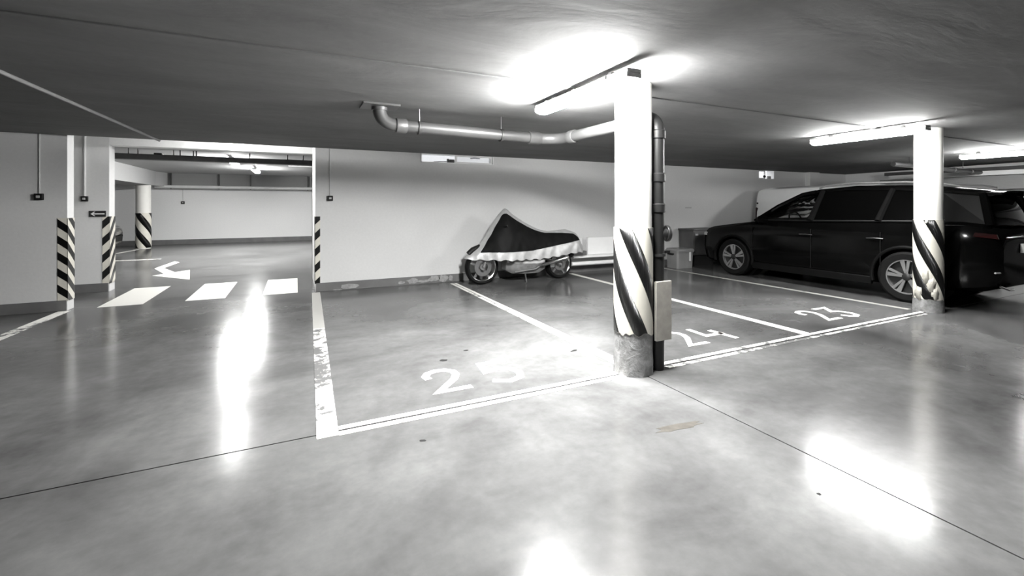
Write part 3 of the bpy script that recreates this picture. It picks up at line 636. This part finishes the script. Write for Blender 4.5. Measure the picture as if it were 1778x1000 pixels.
# ------------------------------------------------------------------ motorcycle and its cover
CY = 7.48
mc = thing('motorcycle', (3.75, CY, 0), 'motorcycle parked along the back wall under a black and silver cover', 'motorcycle')
def moto_wheel(x, r, name, wd, disc):
    w = MB().lathe([(r - 0.075, -wd * 0.42), (r - 0.03, -wd * 0.5), (r - 0.008, -wd * 0.3), (r, 0), (r - 0.008, wd * 0.3), (r - 0.03, wd * 0.5), (r - 0.075, wd * 0.42)], (x, CY, r), (0, 1, 0), 40, closed=True).build(name, 'rubber', mc)
    MB().lathe([(r - 0.078, -wd * 0.4), (r - 0.066, -wd * 0.45), (r - 0.066, wd * 0.45), (r - 0.078, wd * 0.4)], (x, CY, r), (0, 1, 0), 40, closed=True).build('rim', 'chrome', w)
    MB().lathe([(0.05, -0.06), (0.055, -0.05), (0.055, 0.05), (0.05, 0.06)], (x, CY, r), (0, 1, 0), 24).build('hub', 'engine_grey', w)
    for i in range(5):
        a = 2 * math.pi * i / 5 + 0.3; u = Vector((math.cos(a), 0, math.sin(a))); t = Vector((-math.sin(a), 0, math.cos(a))); c = Vector((x, CY, r))
        MB().prism([c + u * 0.04 + t * 0.026 + Vector((0, -0.015, 0)), c + u * (r - 0.07) + t * 0.014 + Vector((0, -0.015, 0)), c + u * (r - 0.07) - t * 0.014 + Vector((0, -0.015, 0)), c + u * 0.04 - t * 0.026 + Vector((0, -0.015, 0))], (0, 0.03, 0)).build('spoke', 'alloy', w)
    MB().lathe([(disc * 0.55, -0.075), (disc, -0.075), (disc, -0.07), (disc * 0.55, -0.07)], (x, CY, r), (0, 1, 0), 32, closed=True).build('brake_disc', 'steel', w)
moto_wheel(2.97, 0.315, 'front_wheel', 0.115, 0.16); moto_wheel(4.55, 0.285, 'rear_wheel', 0.16, 0.12)
for s in (-1, 1): MB().tube([(2.97, CY + s * 0.095, 0.315), (3.24, CY + s * 0.095, 0.95)], [0.028, 0.024], 12).build('fork_leg', 'engine_grey', mc)
MB().tube([(2.72, CY, 0.55), (2.80, CY, 0.62), (2.92, CY, 0.665), (3.06, CY, 0.66), (3.2, CY, 0.6)], 0.05, 12).build('front_mudguard', 'plastic_black', mc)
en = MB()
en.ring_loft([[(x, CY + y * w, zz) for y, zz in ((-0.75, 0.16 + dz), (-1, 0.25), (-1, 0.42), (-0.8, 0.52), (0.8, 0.52), (1, 0.42), (1, 0.25), (0.75, 0.16 + dz))] for x, w, dz in ((3.40, 0.10, 0.08), (3.5, 0.16, 0.02), (3.75, 0.18, 0.0), (4.05, 0.17, 0.0), (4.2, 0.12, 0.06))])
en.build('engine', 'engine_grey', mc)
MB().ring_loft([[(x, CY + y * w, z0 + zz * 0.14) for y, zz in ((-0.5, 0), (-1, 0.5), (-0.95, 1), (0.95, 1), (1, 0.5), (0.5, 0))] for x, w, z0 in ((3.42, 0.12, 0.31), (3.6, 0.19, 0.29), (4.0, 0.20, 0.27), (4.16, 0.16, 0.29))]).build('belly_panel', 'cover_silver', mc)
MB().tube([(3.5, CY, 0.5), (3.9, CY, 0.62), (4.4, CY, 0.62), (4.85, CY, 0.66)], [0.1, 0.12, 0.12, 0.08], 12).build('frame', 'plastic_black', mc)
MB().tube([(4.2, CY - 0.05, 0.42), (4.55, CY - 0.13, 0.285)], 0.028, 10).build('swing_arm', 'engine_grey', mc)
MB().tube([(3.55, CY - 0.15, 0.2), (3.95, CY - 0.19, 0.24), (4.08, CY - 0.2, 0.31)], 0.022, 10).build('exhaust_header', 'steel', mc)
MB().tube([(4.02, CY - 0.21, 0.30), (4.1, CY - 0.215, 0.315), (4.58, CY - 0.225, 0.415), (4.64, CY - 0.225, 0.425)], [0.022, 0.036, 0.042, 0.034], 16).build('silencer', 'chrome', mc)
MB().tube([(3.78, CY - 0.1, 0.22), (3.74, CY - 0.25, 0.02), (3.70, CY - 0.27, 0.012)], 0.012, 8).build('side_stand', 'steel', mc)
MB().tube([(4.55, CY, 0.62), (4.72, CY, 0.58), (4.86, CY, 0.42)], [0.06, 0.08, 0.06], 12).build('rear_mudguard', 'plastic_black', mc)
MB().tube([(3.32, CY - 0.33, 1.05), (3.24, CY, 1.0), (3.32, CY + 0.33, 1.05)], 0.014, 8).build('handlebar', 'plastic_black', mc)

ZT = [(2.66, 0.50), (2.74, 0.557), (2.92, 0.705), (3.05, 0.875), (3.18, 1.09), (3.30, 1.25), (3.40, 1.35), (3.46, 1.34), (3.58, 1.238), (3.82, 1.09), (4.11, 0.955), (4.32, 0.915), (4.6, 0.937), (4.72, 0.943), (4.85, 0.90), (4.96, 0.86), (5.03, 0.75), (5.07, 0.66)]
ZH = [(2.66, 0.46), (2.9, 0.455), (3.1, 0.45), (3.46, 0.44), (4.07, 0.425), (4.5, 0.465), (4.82, 0.50), (5.07, 0.50)]
WM = [(2.66, 0.05), (2.74, 0.10), (2.92, 0.16), (3.05, 0.23), (3.18, 0.31), (3.40, 0.37), (3.58, 0.34), (3.82, 0.29), (4.11, 0.245), (4.5, 0.23), (4.85, 0.20), (4.96, 0.17), (5.07, 0.09)]
def cov_w(x, z):
    zt, zh = interp(ZT, x), interp(ZH, x); s = min(1, max(0, (z - zh) / (zt - zh)))
    w = interp(WM, x) * (1 - s ** 2.2) ** 0.75
    wr = 0.010 * math.sin(23 * x - 16 * z + 1.5 * math.sin(9 * x)) + 0.007 * math.sin(41 * x + 21 * z) * (1 - s)
    return max(0.0, w + wr * min(1, w * 12) * (1 - s * 0.5))
cv = thing('motorcycle_cover', (3.8, CY, 0.4), 'black and silver fabric cover draped over the motorcycle', 'cover')
xs = [2.66 + (5.07 - 2.66) * i / 80 for i in range(81)]; rings = []
for x in xs:
    zt, zh = interp(ZT, x), interp(ZH, x) + 0.012 * math.sin(31 * x)
    half = [(x, zh + (zt - zh) * (1 - (1 - i / 16) ** 1.6)) for i in range(17)]
    ring = [(x, CY - cov_w(x, z), z) for _, z in half] + [(x, CY + cov_w(x, z), z) for _, z in half[-2::-1]]
    rings.append(ring)
mb = MB(); n = len(rings[0])
mb.add([p for r_ in rings for p in r_], [(i * n + j, i * n + j + 1, (i + 1) * n + j + 1, (i + 1) * n + j) for i in range(80) for j in range(n - 1)] + [tuple(range(n)), tuple(80 * n + j for j in range(n))])
mb.build('fabric', 'cover_silver', cv, angle=70)
ZU = [(2.90, 0.59), (2.97, 0.68), (3.03, 0.78), (3.10, 0.88), (3.18, 1.02), (3.26, 1.13), (3.33, 1.235), (3.39, 1.265), (3.46, 1.22), (3.58, 1.145), (3.82, 1.02), (4.0, 0.945), (4.21, 0.89), (4.6, 0.88), (4.85, 0.86), (4.93, 0.81), (4.97, 0.74)]
ZL = [(2.90, 0.58), (3.1, 0.585), (3.86, 0.588), (4.21, 0.63), (4.97, 0.735)]
for s in (-1, 1):
    k, m = 70, 12; vs_ = []
    for i in range(k + 1):
        x = 2.9 + 2.07 * i / k; zt = interp(ZT, x)
        lo, hi = interp(ZL, x), min(interp(ZU, x), zt - 0.012); lo = min(lo, hi)
        for j in range(m + 1):
            z = lo + (hi - lo) * j / m; vs_.append((x, CY + s * (cov_w(x, z) + 0.006), z))
    mb = MB(); mb.add(vs_, [(i * (m + 1) + j, i * (m + 1) + j + 1, (i + 1) * (m + 1) + j + 1, (i + 1) * (m + 1) + j) for i in range(k) for j in range(m)])
    if s > 0: mb.f = [f[::-1] for f in mb.f]
    mb.build('side_panel', 'cover_black', cv, angle=70, fix=False)

# ------------------------------------------------------------------ cars
def wheel(root, c, r, side, wd=0.235, arms=5, rimr=0.25, barrel='rim_dark', face='alloy'):
    cx, cy, cz = c; o = side
    w = MB().lathe([(rimr, -wd * 0.46), (r - 0.04, -wd * 0.5), (r - 0.01, -wd * 0.4), (r, -wd * 0.2), (r, wd * 0.2), (r - 0.01, wd * 0.4), (r - 0.04, wd * 0.5), (rimr, wd * 0.46)], c, (0, 1, 0), 40, closed=True).build('wheel', 'rubber', root)
    f = cy + o * wd * 0.44
    MB().lathe([(rimr + 0.002, -wd * 0.44), (rimr + 0.002, wd * 0.44), (rimr - 0.015, wd * 0.44), (rimr - 0.015, -wd * 0.44)], c, (0, 1, 0), 40, closed=True).build('rim', face, w)
    MB().lathe([(0.02, 0), (rimr - 0.014, 0), (rimr - 0.014, 0.012), (0.02, 0.012)], (cx, cy + o * 0.03, cz), (0, 1, 0), 32, closed=True).build('rim_back', barrel, w)
    MB().lathe([(0.055, 0.0), (0.055, o * 0.03), (0.04, o * 0.04)], (cx, f - o * 0.035, cz), (0, 1, 0), 20).build('hub_cap', barrel, w)
    for i in range(arms):
        a = 2 * math.pi * i / arms + 0.25
        for da, wid in ((-0.16, 0.030), (0.17, 0.020)):
            u = Vector((math.cos(a + da), 0, math.sin(a + da))); t = Vector((-math.sin(a + da), 0, math.cos(a + da))); cc = Vector((cx, f - o * 0.028, cz))
            MB().prism([cc + u * 0.055 + t * 0.012, cc + u * (rimr - 0.012) + t * wid, cc + u * (rimr - 0.012) - t * wid, cc + u * 0.055 - t * 0.012], (0, o * 0.022, 0)).build('spoke', face, w, smooth=False)
def quad_sheet(pts, t=0.006):
    p = [Vector(q) for q in pts]; nrm = (p[1] - p[0]).cross(p[2] - p[0]).normalized()
    return MB().prism(p, nrm * t)
def boolean_cut(obj, cutters):
    for c in cutters:
        md = obj.modifiers.new('cut', 'BOOLEAN'); md.operation = 'DIFFERENCE'; md.object = c; md.solver = 'EXACT'
    dg = bpy.context.evaluated_depsgraph_get(); me = bpy.data.meshes.new_from_object(obj.evaluated_get(dg))
    obj.modifiers.clear(); old = obj.data; obj.data = me; me.name = old.name
    me.polygons.foreach_set('use_smooth', [True] * len(me.polygons)); me.set_sharp_from_angle(angle=R(30))
    for c in cutters: bpy.data.objects.remove(c)
def lower_body(root, stations, mat, axles, rw, name='body'):
    rings = []
    for x, zb, zt, hw in stations:
        h = [(0, zb), (hw * .82, zb), (hw * .95, zb + .06), (hw * .99, zb + .2), (hw, zb + (zt - zb) * .45), (hw * .985, zb + (zt - zb) * .68), (hw * .992, zb + (zt - zb) * .80), (hw * .95, zt - .05), (hw * .86, zt), (hw * .5, zt + .012)]
        rings.append([(x, y, z) for y, z in h] + [(x, 0, zt + .018)] + [(x, -y, z) for y, z in h[:0:-1]])
    o = MB().ring_loft(rings).build(name, mat, root, angle=30)
    cut = []
    for ax_ in axles:
        for s in (-1, 1):
            cut.append(MB().lathe([(rw, -0.3), (rw, 0.3)], (ax_, s * 0.90, 0.37), (0, 1, 0), 40).build('cutter', mat, None))
    for c in cut: c.matrix_world = root.matrix_world.copy() if False else c.matrix_world
    return o, cut
def suv(root, paint, plate_text=True):
    ST = [(2.33, .42, .72, .60), (2.28, .30, .84, .74), (2.18, .24, .915, .83), (2.0, .22, .96, .895), (1.6, .22, 1.02, .925), (1.1, .22, 1.085, .93), (.6, .22, 1.13, .93), (0, .22, 1.145, .93), (-.8, .22, 1.165, .93), (-1.5, .22, 1.18, .93), (-2.0, .24, 1.18, .91), (-2.2, .28, 1.15, .875), (-2.32, .36, 1.05, .82), (-2.38, .45, .92, .76)]
    body, cut = lower_body(root, ST, paint, (1.43, -1.43), 0.42)
    boolean_cut(body, cut)
    for axx in (1.43, -1.43):
        for s in (-1, 1):
            wheel(root, (axx, s * 0.805, 0.37), 0.37, s)
            pa = [(axx + math.cos(a) * 0.43, s * 0.915, 0.37 + math.sin(a) * 0.43) for a in [math.pi * (-0.08 + 1.16 * i / 20) for i in range(21)]]
            MB().tube(pa, 0.026, 8).build('arch_trim', 'cladding', root)
            MB().lathe([(0.10, -0.1), (0.41, -0.1), (0.41, 0.1), (0.10, 0.1)], (axx, s * 0.56, 0.37), (0, 1, 0), 24, closed=True).build('wheel_well', 'cladding', root)
    for s in (-1, 1): MB().box(-1.0, 1.0, s * 0.90 - 0.03, s * 0.90 + 0.03, 0.2, 0.32).build('sill', 'cladding', root, bevel=0.01)
    # roof
    rt = [(.26, 1.635, .57), (.0, 1.69, .605), (-.5, 1.725, .625), (-1.2, 1.705, .615), (-1.8, 1.65, .59), (-2.16, 1.60, .56)]
    rings = []
    for x, z, hw in rt:
        h = [(0, z - .055), (hw - .02, z - .075), (hw + .015, z - .07), (hw, z - .035), (hw - .1, z - .006), (hw * .5, z + .01)]
        rings.append([(x, y, q) for y, q in h] + [(x, 0, z + .015)] + [(x, -y, q) for y, q in h[:0:-1]])
    MB().ring_loft(rings).build('roof', paint, root)
    A0, A1, B0, B1 = (1.02, .80, 1.10), (.24, .585, 1.60), (-.06, .865, 1.14), (-.13, .62, 1.655)
    C0, C1, D0, D1 = (-1.06, .86, 1.165), (-1.14, .615, 1.645), (-1.72, .83, 1.18), (-1.70, .585, 1.60)
    E0, E1 = (-2.24, .70, 1.13), (-2.12, .545, 1.56)
    fl3 = lambda p, s: (p[0], p[1] * s, p[2])
    for s in (-1, 1):
        f = lambda p: fl3(p, s)
        MB().tube([f(A0), f((.62, .71, 1.385)), f(A1), f((.0, .60, 1.64))], [0.045, 0.036, 0.034, 0.034], 8).build('front_pillar', paint, root)
        MB().tube([f(B0), f(B1)], [0.055, 0.04], 8).build('middle_pillar', 'interior_dark', root)
        MB().tube([f(C0), f(C1)], [0.05, 0.04], 8).build('rear_pillar', 'interior_dark', root)
        quad_sheet([f(D0), f(D1), f(E1), f(E0)], 0.03).build('quarter_panel', 'cladding', root, smooth=False)
        MB().tube([f(E0), f(E1)], [0.05, 0.045], 8).build('tail_pillar', paint, root)
        MB().tube([f((.9, .80, 1.125)), f(B0), f(C0), f(D0)], 0.016, 6).build('belt_trim', 'plastic_black', root)
        quad_sheet([f((.92, .785, 1.13)), f((.25, .60, 1.58)), f(B1), f(B0)]).build('side_window', 'glass_clear', root, smooth=False)
        quad_sheet([f(B0), f(B1), f(C1), f(C0)]).build('side_window', 'glass_dark', root, smooth=False)
        quad_sheet([f(C0), f(C1), f(D1), f(D0)]).build('side_window', 'glass_dark', root, smooth=False)
        rr_ = MB().tube([f((-.05, .585, 1.70)), f((-.18, .60, 1.745)), f((-.6, .615, 1.77)), f((-1.3, .605, 1.755)), f((-1.75, .585, 1.705)), f((-1.9, .575, 1.665))], 0.014, 8).build('roof_rail', 'alloy', root)
        mr = MB().ring_loft([[(x, s * (0.95 + yy), 1.14 + zz) for yy, zz in ((-.01 , -.06 * k), (.14 * k, -.055 * k), (.17 * k, .02 * k), (.13 * k, .07 * k), (-.01, .06 * k))] for x, k in ((.80, 0.75), (.74, 1.0), (.66, 1.0))]).build('wing_mirror', paint, root)
        for x in (-.02, -1.05): MB().tube([(x + .11, s * .936, .905), (x, s * .955, .912), (x - .11, s * .936, .905)], 0.011, 8).build('door_handle', 'chrome', root)
        for x in (1.0, -.1, -1.12): MB().box(x - 0.004, x + 0.004, s * .931 - 0.003, s * .931 + 0.003, .34, 1.0).build('door_seam', 'plastic_black', root, smooth=False)
        MB().ring_loft([[(2.12 - k * .02, s * (.70 + j * .13), z) for j, z in ((0, .86), (1, .83), (1.1, .77), (0, .76))] for k in (-4.5, 2)]).build('headlamp', 'lamp_clear', root)
        MB().prism([(-2.33, s * .80, 1.03), (-2.16, s * .905, 1.05), (-2.14, s * .905, 1.0), (-2.35, s * .80, .97)], (0, -s * 0.02, 0)).build('tail_lamp', 'tail_red', root, smooth=False)
        MB().tube([(-2.36, s * .70, .54), (-2.33, s * .84, .54)], 0.012, 6).build('reflector', 'lamp_clear', root)
        MB().tube([(-2.36, s * .40, .30), (-2.37, s * .55, .31), (-2.34, s * .72, .36)], 0.014, 8).build('tail_pipe_trim', 'chrome', root)
    # glass front and rear, bowed
    for nm, (p0, p1), bow, mt in (('windscreen', (A0, A1), 0.13, 'glass_clear'), ('rear_window', (E0, E1), -0.07, 'glass_dark')):
        mb = MB(); n = 8; vs_ = []
        for i in range(n + 1):
            t = -1 + 2 * i / n; b_ = bow * (1 - t * t)
            vs_ += [(p0[0] + b_, p0[1] * t, p0[2] + (0.02 if bow > 0 else -0.0) * (1 - t * t)), (p1[0] + b_ * 0.7, p1[1] * t, p1[2] + 0.03 * (1 - t * t))]
        mb.add(vs_, [(2 * i, 2 * i + 1, 2 * i + 3, 2 * i + 2) for i in range(n)])
        o = mb.build(nm, mt, root, fix=False); md = o.modifiers.new('thick', 'SOLIDIFY'); md.thickness = 0.006
    sp = MB().ring_loft([[(x, y, z + dz) for x, dz in ((-2.02, 0.0), (-2.30, -.02), (-2.31, -.045), (-2.05, -.06))] for y, z in ((-.56, 1.585), (-.4, 1.61), (0, 1.625), (.4, 1.61), (.56, 1.585))]).build('spoiler', paint, root)
    MB().box(-2.43, -2.385, -.27, .27, .78, .90).build('number_plate', 'plate_white', root, smooth=False)
    MB().tube([(-2.40, -.72, .985), (-2.425, 0, 1.0), (-2.40, .72, .985)], 0.012, 8).build('light_bar', 'tail_red', root)
    MB().tube([(-2.27, -.0, 1.16), (-2.26, -.3, 1.20)], 0.009, 6).build('wiper', 'plastic_black', root)
    MB().ring_loft([[(x, y, z) for y in (-w, w) for z in ((.40, .60) if y < 0 else (.60, .40))] for x, w in ((2.30, .55), (2.345, .50))]).build('grille', 'plastic_black', root)
    # interior
    for s in (-1, 1):
        se = MB().ring_loft([rr for rr in [[(x0 + dx, s * .38 + y, z) for dx, y in ((-.07, -.22 * k), (.07, -.22 * k), (.07, .22 * k), (-.07, .22 * k))] for x0, z, k in ((-.12, .9, 1), (-.2, 1.2, .95), (-.25, 1.32, .6))]]).build('front_seat', 'interior_dark', root)
        MB().box(-.31, -.22, s * .38 - .12, s * .38 + .12, 1.34, 1.50).build('headrest', 'interior_dark', root, bevel=0.03)
        MB().box(-1.36, -1.27, s * .40 - .12, s * .40 + .12, 1.24, 1.40).build('headrest', 'interior_dark', root, bevel=0.03)
    MB().box(-1.32, -1.18, -.68, .68, 1.0, 1.30).build('rear_seat', 'interior_dark', root, bevel=0.03)
    MB().box(.62, .95, -.72, .72, 1.05, 1.16).build('dashboard', 'interior_dark', root, bevel=0.03)
    MB().tube([(.50 + .05 * math.sin(a), .38 + .18 * math.cos(a), 1.12 + .17 * math.sin(a)) for a in [2 * math.pi * i / 24 for i in range(25)]], 0.014, 8).build('steering_wheel', 'interior_dark', root)
    MB().box(.30, .33, -.11, .11, 1.47, 1.53).build('rear_view_mirror', 'interior_dark', root, bevel=0.01)
car = thing('suv_car', (0, 0, 0), 'black SUV parked nose to the wall behind the right column', 'car', local=True)
suv(car, 'car_black'); car.location = (8.85, 4.87, 0); car.rotation_euler = (0, 0, R(90))
car2 = thing('suv_car', (0, 0, 0), 'sliver of a grey car showing past the pier in the hall', 'car', local=True)
suv(car2, 'car_grey'); car2.location = (-6.75, 17.0, 0); car2.scale = (0.85, 0.9, 0.85)
van = thing('panel_van', (0, 0, 0), 'white panel van parked beyond the black car with its tail to the wall', 'van', local=True)
rings = []
for x, zb, zt, hw in ((2.2, .45, .75, .68), (2.12, .30, .92, .80), (1.95, .24, 1.02, .86), (1.5, .24, 1.12, .90), (1.2, .24, 1.22, .90), (.75, .24, 1.62, .90), (.5, .24, 1.77, .90), (.1, .24, 1.84, .90), (-1.0, .24, 1.85, .90), (-2.0, .24, 1.835, .90), (-2.14, .26, 1.80, .885), (-2.2, .34, 1.70, .84)):
    h = [(0, zb), (hw * .88, zb), (hw * .98, zb + .08), (hw, zb + (zt - zb) * .35), (hw, zb + (zt - zb) * .55), (hw * .985, zb + (zt - zb) * .78), (hw * .955, zt - .10), (hw * .92, zt - .04), (hw * .84, zt - .008), (hw * .5, zt + .02)]
    rings.append([(x, y, z) for y, z in h] + [(x, 0, zt + .03)] + [(x, -y, z) for y, z in h[:0:-1]])
vb = MB().ring_loft(rings).build('body', 'van_white', van, angle=30)
boolean_cut(vb, [MB().lathe([(0.37, -0.3), (0.37, 0.3)], (a_, s * 0.88, 0.33), (0, 1, 0), 36).build('cutter', 'van_white') for a_ in (1.4, -1.4) for s in (-1, 1)])
for a_ in (1.4, -1.4):
    for s in (-1, 1): wheel(van, (a_, s * 0.78, 0.32), 0.32, s, 0.2, rimr=0.2)
for s in (-1, 1):
    quad_sheet([(1.10, s * .905, 1.12), (.55, s * .88, 1.62), (.12, s * .878, 1.66), (.12, s * .905, 1.12)], 0.008).build('cab_window', 'glass_dark', van, smooth=False)
    MB().box(-2.19, -2.05, s * .855 - .025, s * .855 + .04, .95, 1.36).build('tail_lamp', 'tail_red', van, bevel=0.02)
    MB().tube([(-2.12, s * .885, 1.46), (-2.12, s * .90, 1.46)], 0.02, 10).build('hinge', 'plastic_black', van)
    MB().box(.98, 1.12, s * 1.0 - .09, s * 1.0 + .09, 1.08, 1.28).build('wing_mirror', 'plastic_black', van, bevel=0.03)
    MB().box(-1.9, .0, s * .904 - .004, s * .904 + .004, .72, .735).build('side_rail', 'plastic_black', van, smooth=False)
quad_sheet([(1.28, -.72, 1.20), (1.28, .72, 1.20), (.62, .68, 1.74), (.62, -.68, 1.74)], 0.01).build('windscreen', 'glass_dark', van, smooth=False)
MB().box(-2.215, -2.19, -.006, .006, .4, 1.65).build('door_seam', 'plastic_black', van, smooth=False)
MB().box(-2.26, -2.12, -.84, .84, .30, .46).build('rear_bumper', 'cladding', van, bevel=0.03)
van.location = (11.35, 5.48, 0); van.rotation_euler = (0, 0, R(-90))
